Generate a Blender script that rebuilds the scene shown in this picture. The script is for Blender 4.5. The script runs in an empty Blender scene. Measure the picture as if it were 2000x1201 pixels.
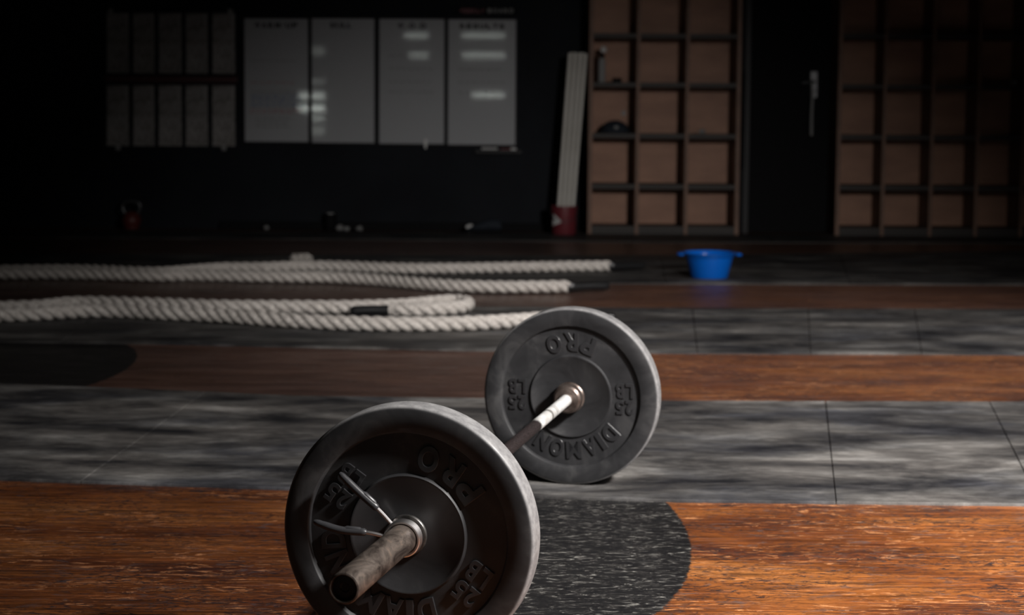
import bpy, math, random
from mathutils import Matrix, Vector
random.seed(7)
PI = math.pi
sc = bpy.context.scene
C = sc.collection

# ------------------------------------------------------------------ camera
W, H, F = 2000.0, 1201.0, 3185.0
CAM_H, PITCH, ROLL, SHIFT = 0.956, math.radians(4.5), math.radians(0.4), -0.0686
cd = bpy.data.cameras.new('camera'); cam = bpy.data.objects.new('camera', cd); C.objects.link(cam)
RM = Matrix.Rotation(PI/2-PITCH, 4, 'X') @ Matrix.Rotation(ROLL, 4, 'Z')
cam.matrix_world = Matrix.Translation((0, 0, CAM_H)) @ RM
cd.sensor_width = 36; cd.lens = F/W*36; cd.shift_y = SHIFT
cd.clip_start = 0.05; cd.clip_end = 60
cd.dof.use_dof = True; cd.dof.focus_distance = 2.95; cd.dof.aperture_fstop = 4.6
sc.camera = cam
O = Vector((0, 0, CAM_H))
def ray(x, y):
    return RM.to_3x3() @ Vector(((x-W/2)/F, (-(y-H/2)+SHIFT*W)/F, -1))
def on_z(x, y, z=0.0):            # point of the place at height z seen at a spot of the photo
    d = ray(x, y); return O + d*((z-CAM_H)/d.z)
def on_y(x, y, Y):                # the same at depth Y
    d = ray(x, y); return O + d*(Y/d.y)

# ------------------------------------------------------------------ materials
def mat(name, col, rough=.6, metal=0.0, spec=.5, coat=0.0, coat_rough=.1):
    m = bpy.data.materials.new(name); m.use_nodes = True
    b = m.node_tree.nodes['Principled BSDF']
    b.inputs['Base Color'].default_value = (*col, 1); b.inputs['Roughness'].default_value = rough
    b.inputs['Metallic'].default_value = metal; b.inputs['Specular IOR Level'].default_value = spec
    b.inputs['Coat Weight'].default_value = coat; b.inputs['Coat Roughness'].default_value = coat_rough
    return m
class NT:
    def __init__(s, m): s.m = m; s.t = m.node_tree; s.b = s.t.nodes['Principled BSDF']
    def n(s, typ, **kw):
        nd = s.t.nodes.new(typ)
        for k, v in kw.items(): setattr(nd, k, v)
        return nd
    def l(s, a, b): s.t.links.new(a, b)
    def coord(s, scale=(1, 1, 1), rot=(0, 0, 0), loc=(0, 0, 0), kind='Object'):
        tc = s.n('ShaderNodeTexCoord'); mp = s.n('ShaderNodeMapping')
        mp.inputs['Scale'].default_value = scale; mp.inputs['Rotation'].default_value = rot; mp.inputs['Location'].default_value = loc
        s.l(tc.outputs[kind], mp.inputs['Vector']); return mp.outputs['Vector']
    def noise(s, vec, scale=5, detail=4, rough=.5, dist=0):
        nd = s.n('ShaderNodeTexNoise'); s.l(vec, nd.inputs['Vector'])
        nd.inputs['Scale'].default_value = scale; nd.inputs['Detail'].default_value = detail
        nd.inputs['Roughness'].default_value = rough; nd.inputs['Distortion'].default_value = dist
        return nd.outputs['Fac']
    def ramp(s, fac, stops):
        nd = s.n('ShaderNodeValToRGB'); e = nd.color_ramp.elements
        while len(e) < len(stops): e.new(.5)
        for el, (p, c) in zip(e, stops):
            el.position = p; el.color = (*c, 1) if isinstance(c, tuple) else (c, c, c, 1)
        s.l(fac, nd.inputs['Fac']); return nd.outputs['Color']
    def mix(s, fac, a, b, mode='MIX'):
        nd = s.n('ShaderNodeMix', data_type='RGBA', blend_type=mode)
        for v, i in ((fac, 0), (a, 6), (b, 7)):
            if hasattr(v, 'is_output'): s.l(v, nd.inputs[i])
            elif isinstance(v, tuple): nd.inputs[i].default_value = (*v, 1)
            else: nd.inputs[i].default_value = v
        return nd.outputs[2]
    def math(s, op, a, b=0.0, c=0.0):
        nd = s.n('ShaderNodeMath', operation=op)
        for i, v in enumerate((a, b, c)):
            if hasattr(v, 'is_output'): s.l(v, nd.inputs[i])
            else: nd.inputs[i].default_value = v
        return nd.outputs[0]
    def bump(s, h, strength=.3, dist=.01):
        nd = s.n('ShaderNodeBump'); nd.inputs['Strength'].default_value = strength; nd.inputs['Distance'].default_value = dist
        s.l(h, nd.inputs['Height']); s.l(nd.outputs['Normal'], s.b.inputs['Normal'])
    def col(s, c): s.l(c, s.b.inputs['Base Color'])
    def rough(s, c): s.l(c, s.b.inputs['Roughness'])
def noisy(name, c1, c2, scale=(8, 8, 8), rough=.6, metal=0, lo=.35, hi=.65, detail=5, bump=0, spec=.5, ns=1.0):
    m = mat(name, c1, rough, metal, spec); t = NT(m)
    f = t.noise(t.coord(scale), ns, detail, .6); t.col(t.ramp(f, [(lo, c1), (hi, c2)]))
    if bump: t.bump(f, bump, .004)
    return m

M = {}
# worn painted plywood boards with a black painted oval and a flat black oval at left
def make_wood():
    m = mat('worn_orange_board', (.3, .1, .03), .42, spec=.45); t = NT(m)
    rz = (0, 0, math.radians(-1.0))
    big = t.noise(t.coord((.9, 2.2, 1), rz), 1.6, 5, .6, .5)
    base = t.ramp(big, [(.34, (.085, .024, .011)), (.48, (.20, .060, .016)), (.60, (.30, .100, .025)), (.74, (.36, .142, .040))])
    grain = t.noise(t.coord((4, 80, 1), rz), 1.0, 7, .7, .5)
    base = t.mix(.9, base, t.ramp(grain, [(.34, .22), (.5, .92), (.64, 1.65)]), 'MULTIPLY')
    chips = t.noise(t.coord((10, 46, 1), rz, (3, 7, 0)), 1.0, 9, .72, 1.6)
    patch = t.noise(t.coord((2.6, 6, 1), rz, (9, 1, 0)), 1.0, 3, .6)
    cf = t.math('MULTIPLY', t.ramp(chips, [(.555, 0.0), (.59, 1.0)]), t.ramp(patch, [(.44, 0.0), (.56, .9)]))
    base = t.mix(cf, base, (.68, .29, .115))
    dark = t.noise(t.coord((20, 62, 1), rz, (1, 2, 5)), 1.0, 9, .8, 2.0)
    patch2 = t.noise(t.coord((3, 6, 1), rz, (4, 4, 4)), 1.0, 3, .6)
    df = t.math('MULTIPLY', t.ramp(dark, [(.505, 0.0), (.55, .97)]), t.ramp(patch2, [(.36, .25), (.56, 1.0)]))
    base = t.mix(df, base, (.026, .019, .019))
    grey = t.noise(t.coord((9, 26, 1), rz, (8, 3, 5)), 1.0, 9, .78, 2.0)
    base = t.mix(t.ramp(grey, [(.55, 0.0), (.63, .7)]), base, (.12, .088, .08))
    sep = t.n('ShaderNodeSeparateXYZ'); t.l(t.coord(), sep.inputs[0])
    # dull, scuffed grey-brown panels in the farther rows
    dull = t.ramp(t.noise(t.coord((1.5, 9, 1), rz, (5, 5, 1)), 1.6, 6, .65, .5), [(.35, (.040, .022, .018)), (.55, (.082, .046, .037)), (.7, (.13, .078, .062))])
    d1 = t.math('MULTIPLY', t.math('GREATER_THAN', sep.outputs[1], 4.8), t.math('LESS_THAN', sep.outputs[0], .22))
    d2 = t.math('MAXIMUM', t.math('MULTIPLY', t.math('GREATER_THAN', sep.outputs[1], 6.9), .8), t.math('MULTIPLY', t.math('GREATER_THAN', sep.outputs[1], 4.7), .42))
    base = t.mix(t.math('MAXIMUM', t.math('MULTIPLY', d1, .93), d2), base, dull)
    left_shade = t.math('MULTIPLY', t.math('LESS_THAN', sep.outputs[0], -.25), t.math('LESS_THAN', sep.outputs[1], 4.7))  # shade painted in: near-left boards darkened where the light falls off
    base = t.mix(left_shade, base, (.50, .50, .56), 'MULTIPLY')
    # black painted oval, then a flat black oval farther left
    wob = t.math('MULTIPLY', t.math('SUBTRACT', t.noise(t.coord((5, 5, 1)), 8, 5, .7), .5), .05)
    masks = []
    for (cx, cy, a, b) in ((.0, 3.65, .405, .85), (-1.95, 5.9, .55, .9)):
        dx = t.math('DIVIDE', t.math('SUBTRACT', sep.outputs[0], cx), a)
        dy = t.math('DIVIDE', t.math('SUBTRACT', sep.outputs[1], cy), b)
        r = t.math('ADD', t.math('SQRT', t.math('ADD', t.math('MULTIPLY', dx, dx), t.math('MULTIPLY', dy, dy))), wob)
        masks.append(t.ramp(r, [(.99, 1.0), (1.0, 0.0)]))
    fl = t.noise(t.coord((20, 62, 1), rz, (2, 9, 1)), 1.0, 8, .74, 1.8)
    black = t.ramp(fl, [(.42, (.008, .008, .009)), (.54, (.017, .016, .016)), (.595, (.085, .08, .075)), (.66, (.34, .33, .30))])
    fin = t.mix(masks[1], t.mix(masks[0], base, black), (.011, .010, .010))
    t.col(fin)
    t.rough(t.ramp(t.noise(t.coord((6, 30, 1), rz), 1, 5, .6), [(.3, .24), (.7, .46)]))
    t.bump(t.math('ADD', grain, t.math('MULTIPLY', df, -1.2)), .35, .002)
    return m
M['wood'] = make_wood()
def make_rubber(seed, lum=1.0):
    m = mat('worn_rubber', (.05, .05, .05), .6, spec=.4); t = NT(m)
    lo = (seed*3.1, seed*1.7, seed)
    a = t.noise(t.coord((1.9, 4.6, 1), (0, 0, 0), lo), 1.3, 10, .68, .3)
    b = t.noise(t.coord((9, 42, 1), (0, 0, 0), lo), 1.5, 8, .78, .2)
    k = lum
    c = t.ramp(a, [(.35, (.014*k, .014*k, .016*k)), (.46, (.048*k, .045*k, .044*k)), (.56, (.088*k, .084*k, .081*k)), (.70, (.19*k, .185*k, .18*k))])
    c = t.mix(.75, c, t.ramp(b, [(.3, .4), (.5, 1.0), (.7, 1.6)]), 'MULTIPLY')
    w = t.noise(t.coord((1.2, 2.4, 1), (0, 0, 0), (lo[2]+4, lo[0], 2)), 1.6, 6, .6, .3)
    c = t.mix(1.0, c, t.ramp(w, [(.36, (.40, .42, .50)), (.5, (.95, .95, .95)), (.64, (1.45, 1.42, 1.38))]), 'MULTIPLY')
    sp = t.noise(t.coord((22, 60, 1), (0, 0, 0), lo), 2.0, 4, .7)
    c = t.mix(t.ramp(sp, [(.66, 0.0), (.72, .7)]), c, (.014, .014, .015))
    t.col(c); t.rough(t.ramp(a, [(.3, .45), (.7, .75)])); t.bump(b, .3, .002)
    return m
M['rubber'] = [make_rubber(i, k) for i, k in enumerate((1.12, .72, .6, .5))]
M['floor_edge'] = mat('x', (.02, .02, .02), .8)
M['wallblack'] = noisy('blue_black_wall_paint', (.005, .006, .009), (.010, .012, .016), (1, 1, 1), .7, ns=1.2, spec=.15)
M['black'] = mat('black_paint', (.005, .005, .006), .75, spec=.12)
M['ceil'] = mat('dark_ceiling', (.03, .03, .03), .9)
def make_plate():
    m = mat('black_bumper_rubber', (.03, .03, .032), .5, spec=.5); t = NT(m)
    f = t.noise(t.coord((9, 9, 20)), 1.0, 6, .65, .8)
    g = t.noise(t.coord((55, 55, 55)), 1.0, 4, .7)
    c = t.ramp(f, [(.34, (.015, .015, .0165)), (.55, (.023, .023, .025)), (.72, (.048, .047, .048))])
    # dusty tread
    sep = t.n('ShaderNodeSeparateXYZ'); t.l(t.coord(), sep.inputs[0])
    rr = t.math('SQRT', t.math('ADD', t.math('MULTIPLY', sep.outputs[0], sep.outputs[0]), t.math('MULTIPLY', sep.outputs[1], sep.outputs[1])))
    tread = t.ramp(t.math('MULTIPLY', rr, 4.0), [(.878, 0.0), (.893, 1.0)])
    dust = t.ramp(g, [(.35, (.17, .167, .17)), (.7, (.30, .295, .295))])
    c = t.mix(tread, c, dust)
    t.col(c); t.rough(t.ramp(f, [(.3, .42), (.7, .65)])); t.bump(g, .12, .001)
    return m
M['plate'] = make_plate()
M['letter'] = mat('raised_black_rubber', (.024, .024, .026), .3, spec=.7)
M['insert'] = noisy('hub_steel', (.10, .095, .09), (.25, .24, .23), (60, 60, 60), .35, .9)
M['chrome'] = mat('chrome_wire', (.85, .82, .82), .34, 1.0)
M['grip'] = mat('black_vinyl_grip', (.035, .035, .038), .38, spec=.6)
def make_sleeve():
    m = mat('rusty_worn_steel', (.2, .18, .16), .42, .6); t = NT(m)
    f = t.noise(t.coord((26, 26, 18)), 1.0, 7, .68, 1.2)
    t.col(t.ramp(f, [(.36, (.03, .022, .019)), (.48, (.10, .08, .068)), (.58, (.17, .14, .12)), (.70, (.30, .22, .17))]))
    t.rough(t.ramp(f, [(.3, .6), (.7, .38)])); t.bump(f, .2, .001); return m
M['sleeve'] = make_sleeve()
def make_shaft():
    m = mat('chalked_bar_steel', (.6, .6, .6), .5, .15); t = NT(m)
    sep = t.n('ShaderNodeSeparateXYZ'); t.l(t.coord(), sep.inputs[0])
    # local z runs from the middle; chalk-white smooth ends, darker towards the middle
    az = t.math('ABSOLUTE', sep.outputs[2])
    w = t.math('MULTIPLY', t.math('SUBTRACT', t.noise(t.coord((30, 30, 12)), 1, 4, .6), .5), .05)
    z = t.math('ADD', az, w)
    k = t.ramp(z, [(.262, 0.0), (.285, 1.0)])
    f = t.noise(t.coord((40, 40, 25)), 1, 5, .6)
    white = t.ramp(f, [(.3, (.50, .49, .47)), (.55, (.78, .78, .77))])
    knurl = t.noise(t.coord((300, 300, 300)), 1, 2, .5)
    dark = t.ramp(knurl, [(.35, (.012, .008, .008)), (.7, (.04, .030, .030))])
    c = t.mix(k, dark, white)
    for p0, p1 in ((.387, .404), (.438, .443), (.453, .457)):
        band = t.math('MULTIPLY', t.math('GREATER_THAN', az, p0), t.math('LESS_THAN', az, p1))
        c = t.mix(t.math('MULTIPLY', band, .85), c, (.12, .11, .095))
    rust = t.ramp(az, [(.60, 0.0), (.615, 1.0)])
    c = t.mix(rust, c, (.10, .055, .045))
    t.col(c); t.bump(knurl, .25, .001); return m
M['shaft'] = make_shaft()
M['shoulder'] = noisy('brown_worn_steel', (.09, .065, .055), (.22, .18, .16), (40, 40, 40), .36, .75)
M['capblack'] = mat('dark_end_cap', (.012, .011, .011), .6)
M['rope'] = noisy('off_white_rope_fibre', (.40, .365, .34), (.66, .62, .58), (60, 60, 60), .85, bump=.4, spec=.2)
M['heat'] = mat('black_shrink_sleeve', (.012, .012, .013), .32)
M['bowl'] = mat('blue_plastic', (.002, .115, .55), .22, spec=.6)
NT(M['bowl'])
M['bowl'].node_tree.nodes['Principled BSDF'].inputs['Subsurface Weight'].default_value = 0
M['pvc'] = noisy('white_pvc', (.52, .50, .46), (.66, .64, .60), (6, 6, 2), .4)
M['redpail'] = mat('dark_red_plastic', (.15, .022, .030), .45)
M['white'] = mat('white_plastic', (.7, .7, .7), .4)
M['ply'] = noisy('cubby_plywood', (.25, .125, .08), (.37, .195, .125), (3, 3, 9), .6, lo=.3, hi=.7)
M['plypale'] = noisy('pale_plywood', (.36, .25, .18), (.50, .36, .26), (5, 3, 4), .55, lo=.3, hi=.7)
M['plyedge'] = noisy('cubby_board', (.14, .075, .05), (.19, .105, .07), (3, 3, 9), .6)
M['shelfdark'] = mat('dark_stained_shelf', (.018, .013, .011), .6)
M['board'] = mat('whiteboard_gloss', (.42, .43, .45), .035, spec=.5)
M['alu'] = mat('dull_black_frame', (.010, .010, .012), .5, spec=.25)
M['ink'] = mat('black_ink', (.02, .02, .02), .6)
M['inkblue'] = mat('blue_marker', (.12, .20, .38), .6)
M['inkred'] = mat('red_marker', (.42, .12, .12), .6)
M['inkgreen'] = mat('grey_marker', (.22, .22, .22), .6)
def make_sheet():
    m = mat('printed_paper', (.4, .38, .36), .7); t = NT(m)
    a = t.noise(t.coord((40, 1, 90)), 1, 2, .5)
    b = t.noise(t.coord((9, 1, 12)), 1, 4, .6)
    c = t.ramp(b, [(.35, (.19, .18, .172)), (.6, (.33, .315, .31))])
    t.col(t.mix(t.ramp(a, [(.56, 0.0), (.62, .75)]), c, (.06, .055, .05))); return m
M['sheet'] = make_sheet()
M['darkblue'] = mat('navy_fabric', (.008, .013, .022), .8)
M['dim'] = mat('grey_scrap', (.25, .25, .25), .7)
M['redmetal'] = mat('red_enamel', (.10, .016, .012), .5)
M['silver'] = mat('scuffed_steel', (.13, .13, .135), .4, .8)
M['redtrim'] = mat('dark_red_rail', (.06, .012, .014), .5)

# ------------------------------------------------------------------ mesh builder
class MB:
    def __init__(s): s.v = []; s.f = []; s.sm = []; s.mi = []
    def add(s, vs, fs, smooth=False, mi=0):
        o = len(s.v); s.v += [tuple(x) for x in vs]
        for f in fs: s.f.append(tuple(i+o for i in f)); s.sm.append(smooth); s.mi.append(mi)
        return s
    def box(s, c, d, rot=None, mi=0):
        x, y, z = (k/2 for k in d)
        vs = [Vector((sx*x, sy*y, sz*z)) for sz in (-1, 1) for sy in (-1, 1) for sx in (-1, 1)]
        if rot is not None: vs = [rot @ q for q in vs]
        vs = [q+Vector(c) for q in vs]
        return s.add(vs, [(0, 2, 3, 1), (4, 5, 7, 6), (0, 1, 5, 4), (2, 6, 7, 3), (0, 4, 6, 2), (1, 3, 7, 5)], False, mi)
    def lathe(s, prof, n=48, closed=False, smooth=True, T=None, mi=0, caps=False):
        m = len(prof); vs = []
        for i in range(n):
            a = 2*PI*i/n; ca, sa = math.cos(a), math.sin(a)
            for r, z in prof: vs.append(Vector((r*ca, r*sa, z)))
        fs = []
        for i in range(n):
            j = (i+1) % n
            for k in range(m if closed else m-1):
                l = (k+1) % m
                fs.append((i*m+k, j*m+k, j*m+l, i*m+l))
        if caps:
            fs.append(tuple(i*m for i in range(n))[::-1]); fs.append(tuple(i*m+m-1 for i in range(n)))
        if T is not None: vs = [T @ q for q in vs]
        return s.add(vs, fs, smooth, mi)
    def tube(s, pts, r, n=12, caps=True, mi=0, up=Vector((0, 0, 1))):
        pts = [Vector(p) for p in pts]; vs = []; m = len(pts); fs = []
        for i, p in enumerate(pts):
            t = (pts[min(i+1, m-1)]-pts[max(i-1, 0)]).normalized()
            u = up if abs(t.dot(up)) < .95 else Vector((1, 0, 0))
            a = t.cross(u).normalized(); b = a.cross(t)
            rr = r[i] if isinstance(r, (list, tuple)) else r
            for k in range(n):
                w = 2*PI*k/n; vs.append(p+a*math.cos(w)*rr+b*math.sin(w)*rr)
        for i in range(m-1):
            for k in range(n):
                l = (k+1) % n; fs.append((i*n+k, i*n+l, (i+1)*n+l, (i+1)*n+k))
        if caps: fs.append(tuple(range(n))[::-1]); fs.append(tuple((m-1)*n+k for k in range(n)))
        return s.add(vs, fs, True, mi)
    def build(s, name, m, parent=None, T=None, sharp=35, bevel=0):
        me = bpy.data.meshes.new(name); vs = s.v
        me.from_pydata(vs, [], s.f); 
        for p, a, b in zip(me.polygons, s.sm, s.mi): p.use_smooth = a; p.material_index = b
        for q in (m if isinstance(m, list) else [m]): me.materials.append(q)
        me.update()
        if any(s.sm):
            try: me.set_sharp_from_angle(angle=math.radians(sharp))
            except Exception: pass
        o = bpy.data.objects.new(name, me); C.objects.link(o)
        if T is not None: o.matrix_world = T
        if parent is not None:
            o.parent = parent
        if bevel:
            b = o.modifiers.new('bevel', 'BEVEL'); b.width = bevel; b.segments = 2; b.limit_method = 'ANGLE'
        return o
def tag(o, label, cat, group=None, kind=None):
    o['label'] = label; o['category'] = cat
    if group: o['group'] = group
    if kind: o['kind'] = kind
    return o
def thing(name, T, label, cat, group=None):
    o = bpy.data.objects.new(name, None); C.objects.link(o); o.matrix_world = T if isinstance(T, Matrix) else Matrix.Translation(T)
    o.empty_display_size = .05
    return tag(o, label, cat, group)
def struct(o): o['kind'] = 'structure'; return o
def blocks(o_, mb_parts): pass

_glyph = {}
def glyph(ch, bold=.0, bev=.02):
    key = (ch, bold, bev)
    if key not in _glyph:
        cu = bpy.data.curves.new('g', 'FONT'); cu.body = ch; cu.size = 1; cu.extrude = .1; cu.offset = bold
        cu.bevel_depth = bev; cu.bevel_resolution = 1; cu.resolution_u = 5
        ob = bpy.data.objects.new('g', cu)
        me = bpy.data.meshes.new_from_object(ob)
        vs = [v.co.copy() for v in me.vertices]; fs = [tuple(p.vertices) for p in me.polygons]
        bpy.data.objects.remove(ob); bpy.data.meshes.remove(me); bpy.data.curves.remove(cu)
        x0 = min(v.x for v in vs); x1 = max(v.x for v in vs); y0 = min(v.y for v in vs); y1 = max(v.y for v in vs)
        z0 = min(v.z for v in vs); z1 = max(v.z for v in vs)
        _glyph[key] = ([Vector(((v.x-x0)/(x1-x0)-.5, (v.y-y0)/(y1-y0)-.5, (v.z-z0)/(z1-z0))) for v in vs], fs)
    return _glyph[key]
def put_glyph(mb, ch, T, w, h, d, bold=.0, bev=.02):
    vs, fs = glyph(ch, bold, bev)
    mb.add([T @ Vector((v.x*w, v.y*h, v.z*d)) for v in vs], fs, False)
def line_text(mb, txt, T, w, h, d, bold=.02):      # one line centred on T, in T's xy plane
    wd = [.45 if c in 'I.-1' else (.6 if c == ' ' else 1.0) for c in txt]; gap = .22
    tot = sum(wd)+gap*(len(txt)-1); u = w/tot; x = -w/2
    for c, q in zip(txt, wd):
        if c == '.': put_glyph(mb, c, T @ Matrix.Translation((x+q*u/2, -h*.42, 0)), q*u*.6, h*.16, d, bold)
        elif c == '-': put_glyph(mb, c, T @ Matrix.Translation((x+q*u/2, 0, 0)), q*u, h*.14, d, bold)
        elif c != ' ': put_glyph(mb, c, T @ Matrix.Translation((x+q*u/2, 0, 0)), q*u, h, d, bold)
        x += (q+gap)*u

# ------------------------------------------------------------------ the setting
WALL = 12.8; LX, RX, BK, CZ = -5.2, 5.6, -3.0, 3.5
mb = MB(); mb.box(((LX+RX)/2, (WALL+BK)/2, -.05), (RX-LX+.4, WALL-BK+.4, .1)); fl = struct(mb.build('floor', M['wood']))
# keep object coordinates equal to metres on the ground
mb = MB(); mb.box(((LX+RX)/2, WALL+.06, CZ/2), (RX-LX+.4, .12, CZ)); struct(mb.build('wall_back', M['wallblack']))
mb = MB(); mb.box((LX-.06, (WALL+BK)/2, CZ/2), (.12, WALL-BK, CZ)); struct(mb.build('wall_left', M['wallblack']))
mb = MB(); mb.box((RX+.06, (WALL+BK)/2, CZ/2), (.12, WALL-BK, CZ)); struct(mb.build('wall_right', M['wallblack']))
mb = MB(); mb.box(((LX+RX)/2, BK-.06, CZ/2), (RX-LX+.4, .12, CZ)); struct(mb.build('wall_front', M['wallblack']))
mb = MB(); mb.box(((LX+RX)/2, (WALL+BK)/2, CZ+.05), (RX-LX+.4, WALL-BK+.4, .1)); struct(mb.build('ceiling', M['ceil']))
a = on_y(430, 452, WALL); b = on_y(1130, 455, WALL)
mb = MB(); mb.box(((a.x+b.x)/2, WALL-.02, .03), (b.x-a.x, .04, .06)); struct(mb.build('baseboard_back', M['black'], bevel=.004))

# rubber mats lying over the boards: edges as the photo shows them
def lerp_poly(poly, x):
    for (x0, y0), (x1, y1) in zip(poly, poly[1:]):
        if x <= x1 or (x1, y1) == poly[-1]:
            return y0+(y1-y0)*(x-x0)/(x1-x0)
strips = [  # far edge, near edge (photo), seams (far, near), labels
 ([(-900, 738), (0, 752), (400, 768), (560, 776), (1300, 786), (2000, 788), (2900, 788)],
  [(-900, 905), (0, 939), (540, 957), (1300, 981), (2000, 989), (2900, 994)],
  [(-800, -1100), (402, 158), (1612, 1633), (1932, 2032), (2700, 2900)], 0,
  ['dark worn rubber mat at far left of the nearest mat row', 'long scuffed grey rubber mat the far bumper plate stands on',
   'narrow pale-scuffed rubber mat in the nearest row, right of the barbell', 'worn rubber mat cut off by the right edge in the nearest row']),
 ([(-900, 590), (0, 596), (900, 601), (1300, 604), (2000, 606), (2900, 606)],
  [(-900, 660), (200, 671), (900, 686), (1300, 691), (2000, 694), (2900, 694)],
  [(-700, -800), (210, 120), (1352, 1362), (1578, 1583), (1786, 1800), (2600, 2750)], 1,
  ['dark rubber mat at left under the nearer pair of ropes', 'long dark rubber mat behind the far bumper plate',
   'short grey rubber mat just right of the far bumper plate, second row', 'short grey rubber mat in the second row, in line with the door',
   'rubber mat at the right edge in the second mat row']),
 ([(-900, 492), (0, 496), (900, 500), (1300, 500), (2000, 492), (2900, 492)],
  [(-900, 541), (200, 544), (900, 552), (1300, 555), (2000, 557), (2900, 557)],
  [(-500, -600), (520, 480), (1290, 1300), (1640, 1660), (2500, 2600)], 2,
  ['dark rubber mat at left under the farther pair of ropes', 'dark rubber mat under the black rope handles',
   'dark rubber mat the blue basin stands on', 'dark rubber mat in front of the right cubby unit']),
 ([(-900, 450), (0, 452), (900, 455), (1300, 458), (2000, 460), (2900, 462)],
  [(-900, 462), (200, 465), (900, 470), (1300, 474), (2000, 476), (2900, 478)],
  [(-400, -450), (700, 690), (1500, 1510), (2400, 2500)], 3,
  ['black rubber mat along the wall below the paper charts', 'black rubber mat in front of the red pail and left cubby unit',
   'black rubber mat along the wall in front of the door']),
]
for far, near, seams, mi, labels in strips:
    for k in range(len(seams)-1):
        (fa, na), (fb, nb) = seams[k], seams[k+1]
        N = 14; g = .0011; top = []
        for poly, xa, xb in ((near, na, nb), (far, fa, fb)):
            row = []
            for i in range(N+1):
                x = xa+(xb-xa)*i/N; p = on_z(x, lerp_poly(poly, x), 0)
                row.append(p)
            row[0] = row[0]+Vector((g, 0, 0)); row[-1] = row[-1]-Vector((g, 0, 0))
            top.append(row)
        for row in top:
            for p in row: p.y = min(p.y, WALL-.06)
        mb = MB(); e = .003; th = .007
        cen = sum((p for r_ in top for p in r_), Vector())/(2*N+2)
        def inner(p, sgn):
            dx = .0012 if p in (top[0][0], top[1][0]) else (-.0012 if p in (top[0][-1], top[1][-1]) else 0)
            return Vector((p.x+dx, p.y+sgn*e, th))
        vs = []
        vs += [Vector((p.x, p.y, 0)) for p in top[0]] + [Vector((p.x, p.y, th-e*.6)) for p in top[0]] + [inner(p, 1) for p in top[0]]
        vs += [inner(p, -1) for p in top[1]] + [Vector((p.x, p.y, th-e*.6)) for p in top[1]] + [Vector((p.x, p.y, 0)) for p in top[1]]
        n = N+1; fs = [(r_*n+i, r_*n+i+1, (r_+1)*n+i+1, (r_+1)*n+i) for r_ in range(5) for i in range(N)]
        fs += [tuple(r_*n for r_ in range(6))[::-1], tuple(r_*n+N for r_ in range(6))]
        mb.add(vs, fs)
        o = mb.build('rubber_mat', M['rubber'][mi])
        tag(o, labels[k], 'mat', 'rubber mats on the floor')

# rear windows (behind the camera; seen as bright streaks in the whiteboards)
def emis(name, col, s):
    m = bpy.data.materials.new(name); m.use_nodes = True; b = m.node_tree.nodes['Principled BSDF']
    b.inputs['Base Color'].default_value = (*col, 1); b.inputs['Emission Color'].default_value = (*col, 1); b.inputs['Emission Strength'].default_value = s
    return m
MIR = (WALL-BK)/WALL+1
def rear(px, py):
    p = on_y(px, py, WALL-.03); q = Vector((p.x*MIR, BK, CAM_H+(p.z-CAM_H)*MIR)); return q
wins = [((583, 181), (634, 194), 5.0), ((583, 206), (634, 217), 8.0), ((608, 226), (634, 236), 3.0), ((608, 246), (634, 264), 1.4), ((608, 156), (634, 163), 1.6), ((610, 92), (634, 108), 1.0),
        ((790, 65), (836, 74), 3.2), ((903, 65), (985, 74), 3.2), ((800, 104), (836, 112), 4.0), ((903, 104), (985, 113), 4.4), ((922, 181), (985, 189), 6)]
for i, (p0, p1, s) in enumerate(wins):
    a = rear(*p0); b = rear(*p1)
    cx, cz, w, h = (a.x+b.x)/2, (a.z+b.z)/2, abs(a.x-b.x), abs(a.z-b.z)
    fr = MB()
    for sx in (-1, 1): fr.box((cx+sx*(w/2+.015), BK+.02, cz), (.03, .04, h+.06))
    for sz in (-1, 1): fr.box((cx, BK+.02, cz+sz*(h/2+.015)), (w, .04, .03))
    f = struct(fr.build('window_%d' % (i+1), M['black']))
    pm = MB(); pm.box((cx, BK+.01, cz), (w, .012, h)); pm.build('pane', emis('daylit_pane', (.92, 1, .92), s), f)

# ------------------------------------------------------------------ barbell
P1 = on_y(793, 1057, 2.746); P2 = on_y(1113, 785, 4.07)
P1.z = .2255; P2.z = .2255+.007
ax = (P1-P2).normalized()               # from the far plate towards the camera
def frame(p, rot=0.0):                  # z along the bar towards the camera, y up
    z = ax; x = Vector((0, 0, 1)).cross(z).normalized(); y = z.cross(x)
    R = Matrix((x, y, z)).transposed().to_4x4()
    return Matrix.Translation(p) @ R @ Matrix.Rotation(rot, 4, 'Z')
TH = .056; h = TH/2
N1 = P1-ax*h; N2 = P2-ax*h              # plate centres
L = (N1-N2).length; mid = (N1+N2)/2
bar = thing('barbell', frame(Vector((mid.x, mid.y, mid.z))), 'steel barbell loaded with two black bumper plates, lying across the floor', 'barbell')
half = L/2-h                            # inner face of each plate
SHO = .042
mb = MB(); hs = half-SHO+.012
prof = [(.0, -hs), (.0142, -hs), (.0142, -.40)]
mb.lathe([(.0142, -hs), (.0142, hs)], 32, caps=True); mb.build('shaft', M['shaft'], bar)
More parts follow.
